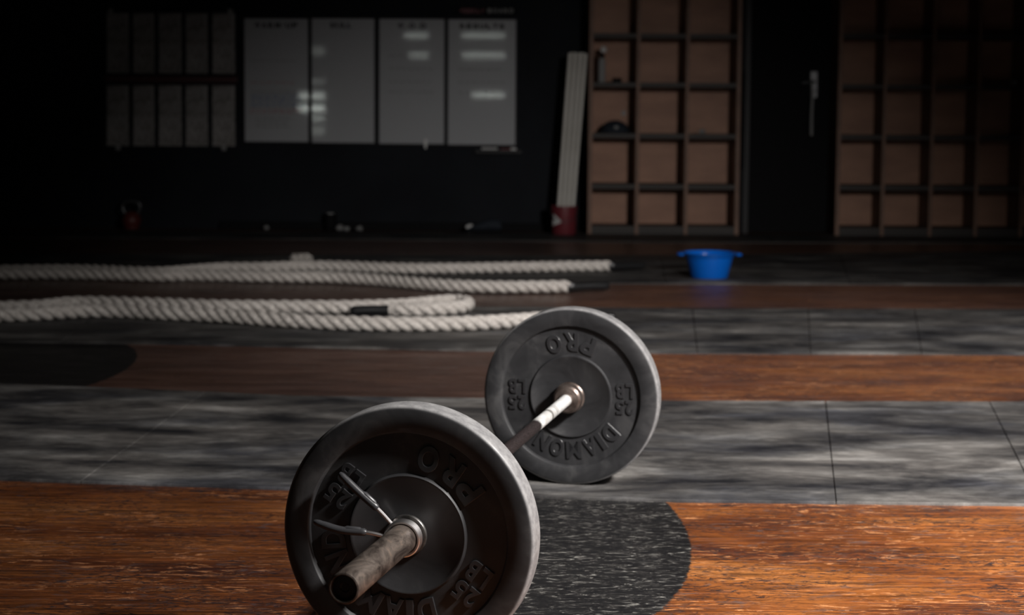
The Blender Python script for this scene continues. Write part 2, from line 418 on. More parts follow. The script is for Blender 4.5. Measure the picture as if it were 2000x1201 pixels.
for s in (-1, 1):
    T = Matrix.Identity(4) if s > 0 else Matrix.Rotation(PI, 4, 'X')
    mb = MB()
    pr = [(.0142, half-SHO), (.030, half-SHO), (.0352, half-SHO+.004), (.0362, half-SHO+.010), (.0362, half-.012), (.039, half-.010), (.039, half-.002), (.037, half-.0005), (.024, half-.0005)]
    mb.lathe(pr, 48, T=T)
    mb.lathe([(.0142, half-SHO-.006), (.0175, half-SHO-.006), (.0185, half-SHO-.003), (.0185, half-SHO+.002)], 32, T=T)
    mb.build('shoulder_collar', M['shoulder'], bar)
    mb = MB(); out = half+TH+.315; R = .0252
    mb.lathe([(R, half-.001), (R, out-.003), (R-.0008, out-.001), (R-.003, out), (R-.0045, out-.0005), (R-.0052, out-.008), (.0, out-.009)], 48, T=T)
    sl = mb.build('sleeve', M['sleeve'], bar)
    mb = MB(); mb.lathe([(R-.0052, out-.008), (R-.008, out-.0065), (.008, out-.006), (.006, out-.008), (0, out-.008)], 40, T=T)
    mb.build('end_cap', M['capblack'], sl)

def plate(p, rot, label):
    root = thing('bumper_plate', frame(p, rot), label, 'weight plate', 'bumper plates loaded on the barbell')
    hz = h
    side = [(.036, hz-.0055), (.0982, hz-.0055), (.0998, hz-.0040), (.1030, hz-.0040), (.1065, hz-.0098), (.1765, hz-.0100), (.1795, hz-.0012), (.1810, hz-.0000), (.2170, hz), (.2215, hz-.0020), (.2245, hz-.0062), (.2252, hz-.012)]
    prof = side + [(r, -z) for r, z in reversed(side)]
    mb = MB(); mb.lathe(prof, 160, closed=True); body = mb.build('rubber_disc', M['plate'], root, sharp=50)
    ins = [(.0262, hz-.003), (.0272, hz-.0015), (.0345, hz-.0015), (.0362, hz-.004), (.0362, 0)]
    prof = ins[:-1] + [(r, -z) for r, z in reversed(ins[:-1])]
    mb = MB(); mb.lathe(prof, 64, closed=True); mb.build('hub_ring', M['insert'], root)
    for s in (1, -1):
        B = Matrix.Identity(4) if s > 0 else Matrix.Rotation(PI, 4, 'Y')
        zf = hz-.0102; d = .0040
        m1 = MB(); wd = {'I': .42, 'M': 1.2}
        txt = 'DIAMOND'; gap = .20; tot = sum(wd.get(c, 1) for c in txt)+gap*6; span = math.radians(112); a = PI/2+span/2; rr = .1365
        for c in txt:
            w = wd.get(c, 1)/tot*span; aa = a-w/2
            T = B @ Matrix.Rotation(aa-PI/2, 4, 'Z') @ Matrix.Translation((0, rr, zf))
            put_glyph(m1, c, T, w*rr*.98, .045, d, .02); a -= w+gap/tot*span
        m1.build('raised_lettering', M['letter'], root)
        m2 = MB(); txt = 'PRO'; span = math.radians(52); rr = .1385; a = -PI/2-span/2
        for c in txt:
            w = span*.295; aa = a+w/2
            T = B @ Matrix.Rotation(aa+PI/2, 4, 'Z') @ Matrix.Translation((0, -rr, zf))
            put_glyph(m2, c, T, w*rr, .047, d, .02); a += span*(1-.295)/2
        m2.build('raised_lettering', M['letter'], root)
        for sx in (-1, 1):
            m3 = MB()
            line_text(m3, '25', B @ Matrix.Translation((sx*.1385, .0215, zf)), .044, .036, d)
            line_text(m3, 'LB', B @ Matrix.Translation((sx*.1385, -.0205, zf)), .044, .038, d)
            m3.build('raised_numerals', M['letter'], root)
    return root
plate(N1, math.radians(146), 'nearer black rubber bumper plate with the spring clip beside its hub')
plate(N2, math.radians(180), 'farther black rubber bumper plate standing upright on the grey mat')

def smooth_path(pts, n=10):
    P = [Vector(p) for p in pts]; out = []
    for i in range(len(P)-1):
        a = P[max(i-1, 0)]; b = P[i]; c = P[i+1]; d = P[min(i+2, len(P)-1)]
        for k in range(n):
            t = k/n
            out.append(.5*((2*b)+(c-a)*t+(2*a-5*b+4*c-d)*t*t+(3*b-a-3*c+d)*t**3))
    out.append(P[-1]); return out
def spring(p, legs, label):
    root = thing('spring_collar', frame(p), label, 'barbell clip', 'spring clips on the barbell sleeves')
    rw = .0034; rc = .0252+rw+.0006
    a1 = math.atan2(legs[0][0][1], legs[0][0][0]); a2 = math.atan2(legs[1][0][1], legs[1][0][0])
    n = 140; turns = 3; tot = 2*PI*turns+(a2-a1)
    pts = [Vector((rc*math.cos(a1-(-tot)*i/n), rc*math.sin(a1+tot*i/n), .004+i/n*.019)) for i in range(n+1)]
    mb = MB(); mb.tube(pts, rw, 10)
    zs = (.004, .023)
    def leg3(l, z): return [Vector((q[0], q[1], z+(q[2] if len(q) > 2 else 0))) for q in l]
    mb.build('coil', M['chrome'], root)
    for l, z, st in zip(legs, zs, (pts[0], pts[-1])):
        q = leg3(l, z); mb = MB(); mb.tube(smooth_path([st]+q[0:3], 6), rw, 10); mb.build('wire_leg', M['chrome'], root)
        mb = MB(); g = smooth_path(q[1:], 8); m_ = len(g)
        rs = [(.0044 if i == 0 else .0066 if i < m_*.75 else .0058) for i in range(m_)]; rs[-1] = .003; rs[-2] = .0048
        mb.tube(g, rs, 14)
        a_, b_ = g[1], g[m_//2]                                       # thumb ridge along the grip
        off = Vector((.0035, .0035, 0)) if l is legs[0] else Vector((.0, .004, 0))
        mb.tube([a_+off*.3, a_*.8+b_*.2+off, a_*.3+b_*.7+off, b_+off*.2], [.002, .0042, .0045, .002], 10)
        mb.build('grip', M['grip'], root)
    return root
legsA = [[(-.025, .021), (-.048, .046, .004), (-.083, .075, .006), (-.117, .104, .004)],
         [(-.034, .004), (-.062, .009, .004), (-.108, .011, .008), (-.156, .022, .006)]]
spring(P1+ax*.001, legsA, 'chrome spring clip with two black grips beside the nearer plate')
legsB = [[(x, y, -0.0) for x, y, *_ in l] for l in legsA]
sb = spring(P2-ax*(TH+.028), legsB, 'chrome spring clip with black grips behind the farther plate')

# ------------------------------------------------------------------ battle ropes
def resample(P, step):
    out = [P[0].copy()]; acc = 0
    for a, b in zip(P, P[1:]):
        seg = (b-a).length
        while acc+seg >= step:
            t = (step-acc)/seg; a = a+(b-a)*t; out.append(a.copy()); seg = (b-a).length; acc = 0
        acc += seg
    return out
def rope(px, name_label, handle_from=None, hand_end=None, base=.0, zadd=None, tuft=None):
    """px: centre line in the photo, far end first; handle at the last point"""
    R0 = .033
    ctrl = []
    for i, q in enumerate(px):
        p = on_z(q[0], q[1], base+R0)
        if len(q) > 2: p.z += q[2]
        ctrl.append(p)
    P = resample(smooth_path(ctrl, 14), .016)
    root = thing('battle_rope', Vector((P[-1].x, P[-1].y, 0)), name_label, 'rope', 'battle ropes stretched on the floor')
    inv = Matrix.Translation((-P[-1].x, -P[-1].y, 0))
    n = 10; ro, rs, pitch = .0165, .0172, .165
    mb = MB()
    tl = [(P[min(i+1, len(P)-1)]-P[max(i-1, 0)]).normalized() for i in range(len(P))]
    for k in range(3):
        pts = []
        for i, p in enumerate(P):
            t = tl[i]; a = t.cross(Vector((0, 0, 1))).normalized(); b = a.cross(t)
            w = -2*PI*(i*.016)/pitch+2*PI*k/3
            pts.append(inv @ (p+a*math.cos(w)*ro+b*math.sin(w)*ro))
        mb.tube(pts, rs, n)
    mb.build('twisted_strands', M['rope'], root, sharp=60)
    if hand_end:
        e = on_z(hand_end[0], hand_end[1], base+.024); e.z = base+.024; s = P[-1]
        q = smooth_path([s-tl[-1]*.01, s+(e-s)*.12+Vector((0, 0, -.004)), s+(e-s)*.6, e], 6); q = [inv @ v for v in q]; m_ = len(q)
        rs_ = [.027-.005*min(1, i/m_*2) for i in range(m_)]; rs_[0] = .0285; rs_[-1] = .017; rs_[-2] = .0215
        mb = MB(); mb.tube(q, rs_, 18); mb.build('handle_sleeve', M['heat'], root)
        mb = MB(); d = (s-P[-6]).normalized() if len(P) > 6 else Vector((1, 0, 0))
        mb.tube([inv @ (s-d*.012), inv @ (s+d*.018)], .031, 18); mb.build('end_band', M['heat'] if hand_end[0] > s.x*0+1000 else M['rope'], root)
    return root
rb = .007
rope([(-420, 531), (-200, 529), (0, 528), (150, 527), (300, 532), (380, 527), (440, 523), (520, 522), (600, 519), (680, 520), (760, 523), (850, 524), (1000, 522), (1110, 520), (1192, 519)],
     'white twisted rope farthest from the barbell, black handle nearest the blue basin', hand_end=(1258, 519), base=rb)
rope([(-420, 538), (-200, 536), (0, 534), (150, 534), (300, 538), (380, 537), (480, 539), (560, 540), (650, 541), (740, 546), (820, 553), (900, 558), (1000, 560), (1112, 559)],
     'white twisted rope whose black end handle lies between farthest rope and far plate', hand_end=(1188, 559), base=rb)
rope([(-420, 612), (-200, 608), (0, 601), (80, 598), (160, 591), (300, 594), (420, 598), (560, 599), (680, 599), (780, 596), (850, 590), (890, 587), (912, 591), (908, 598), (870, 602), (810, 604), (764, 603)],
     'white twisted rope whose end loops back so its black handle points left', hand_end=(686, 607), base=rb)
rope([(-420, 626), (-200, 622), (0, 615), (80, 612), (160, 607), (240, 607), (320, 611), (420, 615), (520, 622), (620, 628), (740, 632), (850, 632), (940, 630), (1020, 625), (1090, 620), (1140, 619)],
     'nearest white twisted rope, its right end hidden behind the far plate', hand_end=(1200, 621), base=rb)

# frayed rope tuft standing above the farther pair of ropes
def blob(mb, c, r, seed, seg=10, rings=7, amp=.25, sq=(1, 1, 1)):
    rnd = random.Random(seed); vs = [Vector((0, 0, -r*sq[2]))]
    for i in range(1, rings):
        th = PI*i/rings-PI/2
        for k in range(seg):
            a = 2*PI*k/seg; q = 1+amp*(rnd.random()-.5)*2
            vs.append(Vector((math.cos(a)*math.cos(th)*r*q*sq[0], math.sin(a)*math.cos(th)*r*q*sq[1], math.sin(th)*r*q*sq[2])))
    vs.append(Vector((0, 0, r*sq[2]))); fs = []
    for k in range(seg): fs.append((0, 1+(k+1) % seg, 1+k))
    for i in range(rings-2):
        for k in range(seg):
            a = 1+i*seg+k; b = 1+i*seg+(k+1) % seg; fs.append((a, b, b+seg, a+seg))
    top = len(vs)-1
    for k in range(seg): fs.append((1+(rings-2)*seg+k, 1+(rings-2)*seg+(k+1) % seg, top))
    lo = min(v.z for v in vs)
    mb.add([v+Vector(c)-Vector((0, 0, lo)) for v in vs], fs, True)
p = on_z(586, 524, rb); mb = MB()
for i in range(46):
    a0 = Vector((random.uniform(-.05, .05), random.uniform(-.03, .03), .004)); hh = random.uniform(.05, .078)
    mb.tube(smooth_path([a0, a0+Vector((random.uniform(-.012, .012), 0, hh*.6)), a0+Vector((random.uniform(-.03, .03), random.uniform(-.02, .02), hh))], 4), [.0045]*8+[.002], 6)
o = mb.build('frayed_rope_tuft', M['rope'], T=Matrix.Translation((p.x, p.y+.10, rb)))
tag(o, 'small frayed tuft of white rope fibre behind the farther ropes', 'rope scrap')
o['kind'] = 'stuff'

# ------------------------------------------------------------------ blue basin
p = on_z(1389, 545, rb); cB = Vector((p.x, p.y+.10, rb))
bowl = thing('plastic_basin', cB, 'round blue plastic basin with two side handles on the far mat', 'basin')
mb = MB(); ro_, rb_, hb = .146, .103, .142
mb.lathe([(0, 0.002), (rb_-.008, .002), (rb_-.006, 0), (rb_, 0), (rb_+.004, .006), (ro_-.012, hb-.022), (ro_-.002, hb-.018), (ro_, hb-.012), (ro_+.001, hb-.006), (ro_+.012, hb-.003), (ro_+.013, hb), (ro_-.002, hb+.001), (ro_-.006, hb-.004), (ro_-.017, hb-.026), (rb_-.001, .01), (rb_-.008, .006), (0, .006)], 64)
mb.build('bowl', M['bowl'], bowl, sharp=50)
for s in (-1, 1):
    mb = MB(); pts = []
    for i in range(13):
        a = PI*i/12; pts.append((s*(ro_+.004+.030*math.sin(a)), -.045*math.cos(a), hb-.008-.004*math.sin(a)))
    mb.tube(pts, .0075, 10); mb.box((s*(ro_+.014), 0, hb-.006), (.024, .06, .006)); mb.build('handle', M['bowl'], bowl)

# ------------------------------------------------------------------ back wall things
YW = WALL
def wbox(mb, x0, y0, x1, y1, Y, th):
    """a slab on the wall covering a photo rectangle, from depth Y-th to Y"""
    a = on_y(x0, y0, Y-th); b = on_y(x1, y1, Y-th)
    mb.box(((a.x+b.x)/2, Y-th/2, (a.z+b.z)/2), (abs(b.x-a.x), th, abs(b.z-a.z))); return a, b
# charts
xs = [(207, 252), (259, 302), (309, 355), (362, 406), (414, 459)]
ords = ['leftmost', 'second from left', 'middle', 'second from right', 'rightmost']
for r, (y0, y1, rn) in enumerate(((25, 143, 'upper'), (166, 285, 'lower'))):
    for k, (x0, x1) in enumerate(xs):
        dy = (x0-200)*.007*.5; dx = 0
        mb = MB(); a = on_y(x0, y0+dy, YW-.02); b = on_y(x1, y1+dy, YW-.02)
        cx, cz, w, hgt = (a.x+b.x)/2, (a.z+b.z)/2, b.x-a.x, a.z-b.z
        root = thing('score_sheet', Vector((cx, YW, cz)), 'tall printed paper chart, %s in the %s row on the wall' % (ords[k], rn), 'paper chart', 'paper charts on the back wall')
        nx, nz = 4, 8; vs = []; fs = []
        for j in range(nz+1):
            for i in range(nx+1):
                cur = .004*math.sin(j/nz*PI*2+k)+(.010 if j == 0 and (i == 0 or i == nx) else 0)
                vs.append(Vector((w*(i/nx-.5), -.010-cur, hgt*(j/nz-.5))))
        o1 = (nx+1)*(nz+1)
        vs += [v+Vector((0, .002, 0)) for v in vs]
        for j in range(nz):
            for i in range(nx):
                q = j*(nx+1)+i; fs.append((q, q+1, q+nx+2, q+nx+1)); fs.append((q+o1, q+o1+nx+1, q+o1+nx+2, q+o1+1))
        for j in range(nz):
            for i in (0, nx): q = j*(nx+1)+i; fs.append((q, q+nx+1, q+nx+1+o1, q+o1))
        for i in range(nx):
            for j in (0, nz): q = j*(nx+1)+i; fs.append((q, q+1, q+1+o1, q+o1))
        mb = MB(); mb.add(vs, fs, True); mb.build('paper', M['sheet'], root)
        if (r, k) in ((0, 0), (0, 4), (1, 4), (1, 0)):
            mb = MB(); zz = hgt/2+.012 if r == 0 else -hgt/2-.012
            mb.box((0.0 if r else (w*.3 if k else -w*.3), -.014, zz), (.035, .012, .045)); mb.box((0.0 if r else (w*.3 if k else -w*.3), -.02, zz-.01), (.02, .02, .02))
            mb.build('clip', M['dim'], root)
mb = MB(); wbox(mb, 203, 148, 463, 162, YW, .03); o = mb.build('wall_rail', M['redtrim'], bevel=.004); tag(o, 'dark red wall rail between the two rows of paper charts', 'rail')

# whiteboards
boards = [(477, 36, 602, 277, 'WARM-UP', 'leftmost of the four glossy whiteboards, with coloured marker writing', .62),
          (609, 36, 731, 279, 'SKILL', 'second whiteboard from the left, empty under its heading', .34),
          (741, 37, 867, 281, 'W.O.D', 'third whiteboard from the left with a small white magnet at its foot', .44),
          (876, 38, 1006, 283, 'RESULTS', 'rightmost whiteboard, beside the bundle of white pipes', .66)]
for bi, (x0, y0, x1, y1, txt, lab, tw) in enumerate(boards):
    a = on_y(x0, y0, YW-.03); b = on_y(x1, y1, YW-.03)
    cx, cz, w, hgt = (a.x+b.x)/2, (a.z+b.z)/2, b.x-a.x, a.z-b.z
    root = thing('whiteboard', Vector((cx, YW, cz)), lab, 'whiteboard', 'whiteboards in a row on the back wall')
    mb = MB(); mb.box((0, -.012, 0), (w, .02, hgt)); mb.build('writing_surface', M['board'], root)
    mb = MB()
    for s in (-1, 1):
        mb.box((s*(w/2+.0065), -.015, 0), (.012, .03, hgt+.026)); mb.box((0, -.015, s*(hgt/2+.0065)), (w, .03, .013))
    mb.build('frame', M['alu'], root, bevel=.002)
    F_ = Matrix.Rotation(PI/2, 4, 'X')
    mb = MB(); line_text(mb, txt, Matrix.Translation((0 if bi != 1 else -.02, -.0222, hgt/2-.050)) @ F_, w*tw if bi != 0 else w*.68, .045, .001, .03)
    mb.build('heading', M['ink'], root)
    rnd = random.Random(bi)
    def scrawl(z, x0_, x1_, m_, n_, hh=.012):
        mb = MB(); x = x0_
        while x < x1_:
            ww = rnd.uniform(.02, .05); pts = []
            for q in range(int(ww/.006)+2): pts.append((x+q*.006, -.0228, z+rnd.uniform(-hh, hh)*.6))
            mb.tube(pts, .0028, 5); x += ww+.02
        mb.build(n_, m_, root)
    if bi == 0:
        for z, m_, n_ in ((.15, M['inkgreen'], 'marker_writing'), (-.02, M['inkred'], 'marker_writing'), (-.09, M['inkgreen'], 'marker_writing')): scrawl(z, -w*.4, w*.3, m_, n_)
        for z in (-.115, -.135, -.155, -.18, -.20): scrawl(z, -w*.4, w*.35, M['inkblue'], 'marker_writing', .014)
        for z in (-.23, -.25): scrawl(z, -w*.42, w*.4, M['inkred'], 'marker_writing')
        for z in (-.30, -.33, -.36): scrawl(z, -w*.33, w*.2, M['inkgreen'], 'marker_writing')
    if bi in (2, 3):
        for z in (.2, .1, .0, -.08): scrawl(z, -w*.35, w*.3, M['inkgreen'], 'marker_writing')
    if bi == 2:
        pass
# magnet, marker tray things
a = on_y(831, 278, YW-.05); mb = MB()
mb.box((0, -.038, 0), (.026, .012, .05)); mb.box((0, -.036, -.035), (.016, .010, .03)); mb.box((0, -.046, .01), (.012, .008, .018))
o = mb.build('magnet_clip', M['white'], T=Matrix.Translation((a.x, YW, a.z)), bevel=.003); tag(o, 'small white clip at the bottom edge of the third whiteboard', 'clip')
mb = MB(); a, b = wbox(mb, 928, 296, 1018, 300, YW, .07); mb.box(((a.x+b.x)/2, YW-.067, (a.z+b.z)/2+.010), (abs(b.x-a.x), .006, .022))
o = mb.build('marker_tray', M['alu']); tag(o, 'narrow black marker tray under the rightmost whiteboard', 'tray')
zt = max(a.z, b.z)+.004
a = on_y(956, 292, YW-.04); root = thing('whiteboard_eraser', Vector((a.x, YW-.035, zt)), 'flat pale eraser lying on the marker tray', 'eraser')
mb = MB(); mb.box((0, 0, .009), (.125, .045, .014)); mb.build('felt_pad', M['dim'], root, bevel=.003)
mb = MB(); mb.box((0, 0, .021), (.125, .045, .010)); mb.build('back', M['white'], root, bevel=.003)
a = on_y(990, 292, YW-.04); root = thing('marker_pen', Vector((a.x, YW-.040, zt)), 'red marker pen with a white cap lying on the marker tray', 'marker')
mb = MB(); mb.tube([(-.05, 0, .011), (.03, 0, .011)], .010, 14); mb.build('barrel', M['redpail'], root)
mb = MB(); mb.tube([(.03, 0, .014), (.07, 0, .014), (.074, 0, .014)], [.0135, .0135, .009], 14); mb.build('cap', M['white'], root)
# small sign above the last whiteboard
a = on_y(892, 14, YW-.012); b = on_y(1008, 29, YW-.012)
root = thing('wall_sign', Vector(((a.x+b.x)/2, YW, (a.z+b.z)/2)), 'thin dark sign with red and grey lettering above the rightmost whiteboard', 'sign')
w = b.x-a.x; mb = MB(); mb.box((0, -.006, 0), (w, .012, a.z-b.z)); mb.build('panel', M['black'], root)
F_ = Matrix.Rotation(PI/2, 4, 'X')
mb = MB(); line_text(mb, 'WEEKLY', Matrix.Translation((-w*.24, -.0135, 0)) @ F_, w*.42, .036, .001, .02); mb.build('red_lettering', M['redpail'], root)
mb = MB(); line_text(mb, 'BOARD', Matrix.Translation((w*.24, -.0135, .003)) @ F_, w*.44, .036, .001, .02); mb.build('grey_lettering', M['dim'], root)

# ------------------------------------------------------------------ pipes in the red pail
YP = 12.42
a = on_y(1101, 457, YP); cx = a.x
pail = thing('pail', Vector((cx, YP, .007)), 'dark red pail with a white triangle, holding the white pipes', 'pail')
mb = MB(); mb.lathe([(0, .003), (.086, .003), (.088, 0), (.090, .003), (.099, .205), (.103, .207), (.103, .216), (.097, .217), (.095, .205), (.086, .008), (0, .008)], 40); mb.build('body', M['redpail'], pail, sharp=50)
mb = MB(); vs = []
for (u, v) in ((-.052, .070), (.030, .095), (-.034, .150)):
    for rr in (.0985, .0925+.004): vs.append((u, v, rr))
tri = [(-1.15, .062), (-.15, .098), (-.95, .158)]
pts = []
n = 8
for i in range(n+1):
    for j in range(n+1-i):
        u = tri[0][0]+(tri[1][0]-tri[0][0])*i/n+(tri[2][0]-tri[0][0])*j/n
        v = tri[0][1]+(tri[1][1]-tri[0][1])*i/n+(tri[2][1]-tri[0][1])*j/n
        pts.append((i, j, u, v))
idx = {(i, j): k for k, (i, j, u, v) in enumerate(pts)}
V_ = [Vector((math.sin(u)*(.0915+.045*v), -math.cos(u)*(.0915+.045*v), v)) for (_, _, u, v) in pts]; F2 = []
for (i, j), k in idx.items():
    if (i+1, j) in idx and (i, j+1) in idx: F2.append((k, idx[(i+1, j)], idx[(i, j+1)]))
    if (i+1, j) in idx and (i, j+1) in idx and (i+1, j+1) in idx: F2.append((idx[(i+1, j)], idx[(i+1, j+1)], idx[(i, j+1)]))
mb.v = []; mb.add(V_, F2, True); mb.build('triangle_mark', M['white'], pail)
mb = MB(); mb.tube([(-.100, 0, .20), (-.104, -.03, .17), (-.07, -.085, .115), (0, -.112, .095), (.07, -.085, .115), (.104, -.03, .17), (.100, 0, .20)], .0025, 8); mb.build('bail_handle', M['silver'], pail)
tops = on_y(1131, 101, YP+.12)
bx = [(-.0525, -.034), (-.0175, -.038), (.0175, -.036), (.0525, -.030), (-.035, -.002), (0, .0), (.036, .003), (-.018, .036), (.018, .038)]
tx = [(x*1.12, y*1.1) for x, y in bx]
pp = None
for k, ((x0, y0), (x1, y1)) in enumerate(zip(bx, tx)):
    s = Vector((cx+x0, YP+y0, .019)); e = Vector((tops.x-.012+x1, YP+.10+y1, tops.z-random.uniform(-.01, .03)))
    d = e-s; Lp = d.length
    mb = MB(); r0 = .0158
    mb.lathe([(r0-.003, Lp), (r0, Lp), (r0, 0), (r0-.003, 0)], 18, closed=True)
    T = Matrix.Translation(s) @ d.to_track_quat('Z', 'Y').to_matrix().to_4x4()
    o = mb.build('plastic_pipe', M['pvc'], T=T); tag(o, 'long white plastic pipe leaning in the dark red pail by the cubbies', 'pipe', 'white pipes standing in the red pail')

# ------------------------------------------------------------------ cubby units
def cubby(xe, ys, Y, label, pale=()):
    """xe: photo x of the vertical boards at floor level; ys: photo y of shelves"""
    dpt = .33
    X = [on_y(x, 300, Y).x for x in xe]; x0, x1 = X[0], X[-1]
    mid_px = (xe[0]+min(xe[-1], 2000))/2
    Z = [on_y(mid_px, y, Y).z for y in ys]        # bottom first
    Z[0] = .05
    step = (Z[-1]-Z[1])/(len(Z)-2); Z += [Z[-1]+step, Z[-1]+2*step]
    top = Z[-1]
    root = thing('cubby_unit', Vector(((x0+x1)/2, Y, .007)), label, 'cubby shelf', 'wooden cubby units against the back wall')
    ox = (x0+x1)/2; t = .028
    for i, x in enumerate(X):
        mb = MB(); e = i in (0, len(X)-1); mb.box((x-ox, dpt/2, (top)/2), (t if not e else .032, dpt, top)); mb.build('side_panel' if e else 'divider', M['plyedge'], root, bevel=.0015)
    for i, z in enumerate(Z):
        mb = MB(); mb.box((0, dpt/2+.004, z-.007), (x1-x0-.03, dpt-.01, .036)); mb.build('shelf', M['shelfdark'], root, bevel=.0015)
    mb = MB(); mb.box((0, .03, .02), (x1-x0-.03, .02, .04)); mb.build('toe_board', M['shelfdark'], root)
    for i in range(len(X)-1):
        mb = MB(); mb.box(((X[i]+X[i+1])/2-ox, dpt-.006, top/2), (X[i+1]-X[i]-t, .012, top)); 
        mb.build('back_panel', M['plypale'] if i in pale else M['ply'], root)
    return root, X, [z+.007 for z in Z]
YC = 12.44
cub1, X1, Z1 = cubby([1153, 1245, 1341, 1441], [456, 365, 266, 166, 70], YC, 'brighter three-column wooden cubby unit beside the white pipes')
cub2, X2, Z2 = cubby([1638, 1726, 1820, 1909, 1998, 2088], [457, 368, 269, 170, 71], YC, 'dimmer wider wooden cubby unit right of the dark door')
def shelf_top(Z, k): return Z[k]+.011+.001     # top of shelf board k
# things on the shelves
a = on_y(1175, 158, YC+.10); z = shelf_top(Z1, 3)
root = thing('drink_bottle', Vector((a.x, YC+.10, z)), 'pale drink bottle with a dark spout in the left cubby column', 'bottle')
mb = MB(); mb.lathe([(0, 0), (.026, 0), (.028, .004), (.028, .155), (.024, .175), (.018, .185), (0, .186)], 24); mb.build('body', M['dim'], root)
mb = MB(); mb.lathe([(0, .186), (.020, .186), (.021, .215), (.017, .222), (0, .222)], 20); mb.build('lid', M['black'], root)
mb = MB(); blob(mb, (0.012, -.01, .222), .026, 4, amp=.12); mb.build('cap', M['white'], root)
a = on_y(1205, 158, YC+.08); mb = MB(); mb.lathe([(.012, 0), (.034, 0), (.036, .004), (.036, .028), (.034, .032), (.012, .032)], 24, closed=True)
o = mb.build('tape_roll', M['black'], T=Matrix.Translation((a.x, YC+.08, z))); tag(o, 'small black tape roll beside the pale bottle in the cubby', 'tape')
z = shelf_top(Z1, 2); a = on_y(1201, 250, YC+.12)
root = thing('folded_cap', Vector((a.x, YC+.13, z)), 'dark navy cloth cap lying in the left column of cubbies', 'cap')
mb = MB(); n_ = 24; vs = []; rings = 8
for i in range(rings+1):
    th = PI/2*i/rings
    for k in range(n_):
        q = 2*PI*k/n_; vs.append((.115*math.cos(th)*math.cos(q)*(1+.03*math.sin(5*q)), .09*math.cos(th)*math.sin(q), .098*math.sin(th)**.9))
fs = [(i*n_+k, i*n_+(k+1) % n_, (i+1)*n_+(k+1) % n_, (i+1)*n_+k) for i in range(rings) for k in range(n_)]+[tuple(range(n_))[::-1]]
mb.add(vs, fs, True); mb.build('crown', M['darkblue'], root)
mb = MB(); vs = []
for i in range(13):
    q = PI+PI*i/12
    for r_ in (.085, .15): vs.append((math.cos(q)*r_*.93, math.sin(q)*r_*.75, .014 if r_ < .1 else .006))
vs += [(x, y, z_-.005) for x, y, z_ in vs]; fs = []
for i in range(12):
    q = 2*i; fs += [(q, q+1, q+3, q+2), (q+26, q+28, q+29, q+27), (q+1, q+27, q+29, q+3), (q, q+2, q+28, q+26)]
mb.add(vs, fs, True); mb.build('brim', M['darkblue'], root)
mb = MB(); mb.box((0.005, -.092, .045), (.03, .004, .022), Matrix.Rotation(-.5, 3, 'X')); mb.build('patch', M['dim'], root)
def scrap(px, py, Y, z, r, m, label, cat, name, seed, sq=(1, 1, .7)):
    a = on_y(px, py, Y); mb = MB(); blob(mb, (0, 0, 0), r, seed, amp=.28, sq=sq)
    o = mb.build(name, m, T=Matrix.Translation((a.x, Y, z))); tag(o, label, cat); return o
# sticker on the back panel of the cap's cubby
a = on_y(1218, 221, YC+.315); mb = MB(); mb.lathe([(0, 0), (.018, 0), (.020, .002), (0, .0025)], 20, T=Matrix.Rotation(PI/2, 4, 'X'))
o = mb.build('sticker', M['dim'], T=Matrix.Translation((a.x, YC+.3175, a.z))); tag(o, 'small pale round sticker on the back panel above the navy cap', 'sticker')
scrap(1371, 252, YC+.05, shelf_top(Z1, 2), .024, M['dim'], 'small crumpled tissue in the right column of the brighter cubby unit', 'tissue', 'crumpled_tissue', 3)
scrap(1980, 155, YC+.06, shelf_top(Z2, 3)+.003, .024, M['dim'], 'grey rolled cloth in the dimmer cubby unit at the right edge', 'cloth', 'rolled_cloth', 5, (1.2, 1, .8))

# ------------------------------------------------------------------ dark door between the cubby units
a = on_y(1462, 460, YW-.05); b = on_y(1616, 460, YW-.05)
dx0, dx1 = a.x, b.x; zt = 2.15
mb = MB(); mb.box(((dx0+dx1)/2, YW-.02, zt/2+.004), (dx1-dx0, .04, zt)); dr = struct(mb.build('door_1', M['black'], bevel=.003))
mb = MB()
for x in (dx0-.03, dx1+.03): mb.box((x, YW-.03, zt/2), (.05, .06, zt+.05))
mb.box(((dx0+dx1)/2, YW-.03, zt+.04), (dx1-dx0+.11, .06, .06)); struct(mb.build('trim_1', M['alu'], bevel=.004))
a = on_y(1591, 165, YW-.08)
mb = MB(); mb.box((a.x, YW-.045, a.z), (.05, .010, .20)); mb.tube([(a.x, YW-.05, a.z+.02), (a.x, YW-.10, a.z+.02), (a.x-.02, YW-.105, a.z+.02), (a.x-.10, YW-.105, a.z+.01)], .009, 12)
mb.lathe([(0, 0), (.016, 0), (.016, .012), (0, .014)], 20, T=Matrix.Translation((a.x, YW-.05, a.z-.05)) @ Matrix.Rotation(PI/2, 4, 'X'))
mb.build('door_handle', M['silver'], dr)
# strap hanging from the handle
a2 = on_y(1588, 265, YW-.11); mb = MB(); x = a.x-.025
q = [(x-.008, YW-.085, a.z+.015), (x-.006, YW-.105, a.z+.034), (x, YW-.126, a.z+.01), (x+.003, YW-.118, a.z-.10), (x, YW-.115, a.z-.25), (x+.002, YW-.115, a2.z)]
mb.tube(smooth_path(q, 5), [.006]*15+[.011]*11, 8); o = mb.build('hanging_strap', M['dim']); tag(o, 'pale strap hanging down from the handle of the dark door', 'strap')
# pull rail on the left door jamb
a = on_y(1455, 140, YW-.08); b = on_y(1455, 330, YW-.08); mb = MB(); mb.tube([(a.x, YW-.085, a.z), (a.x, YW-.085, b.z)], .010, 12)
for z in (a.z-.05, b.z+.05): mb.tube([(a.x, YW-.06, z), (a.x, YW-.085, z)], .007, 10)
o = mb.build('grab_bar', M['alu']); tag(o, 'thin vertical metal bar on the left jamb of the dark door', 'grab bar')

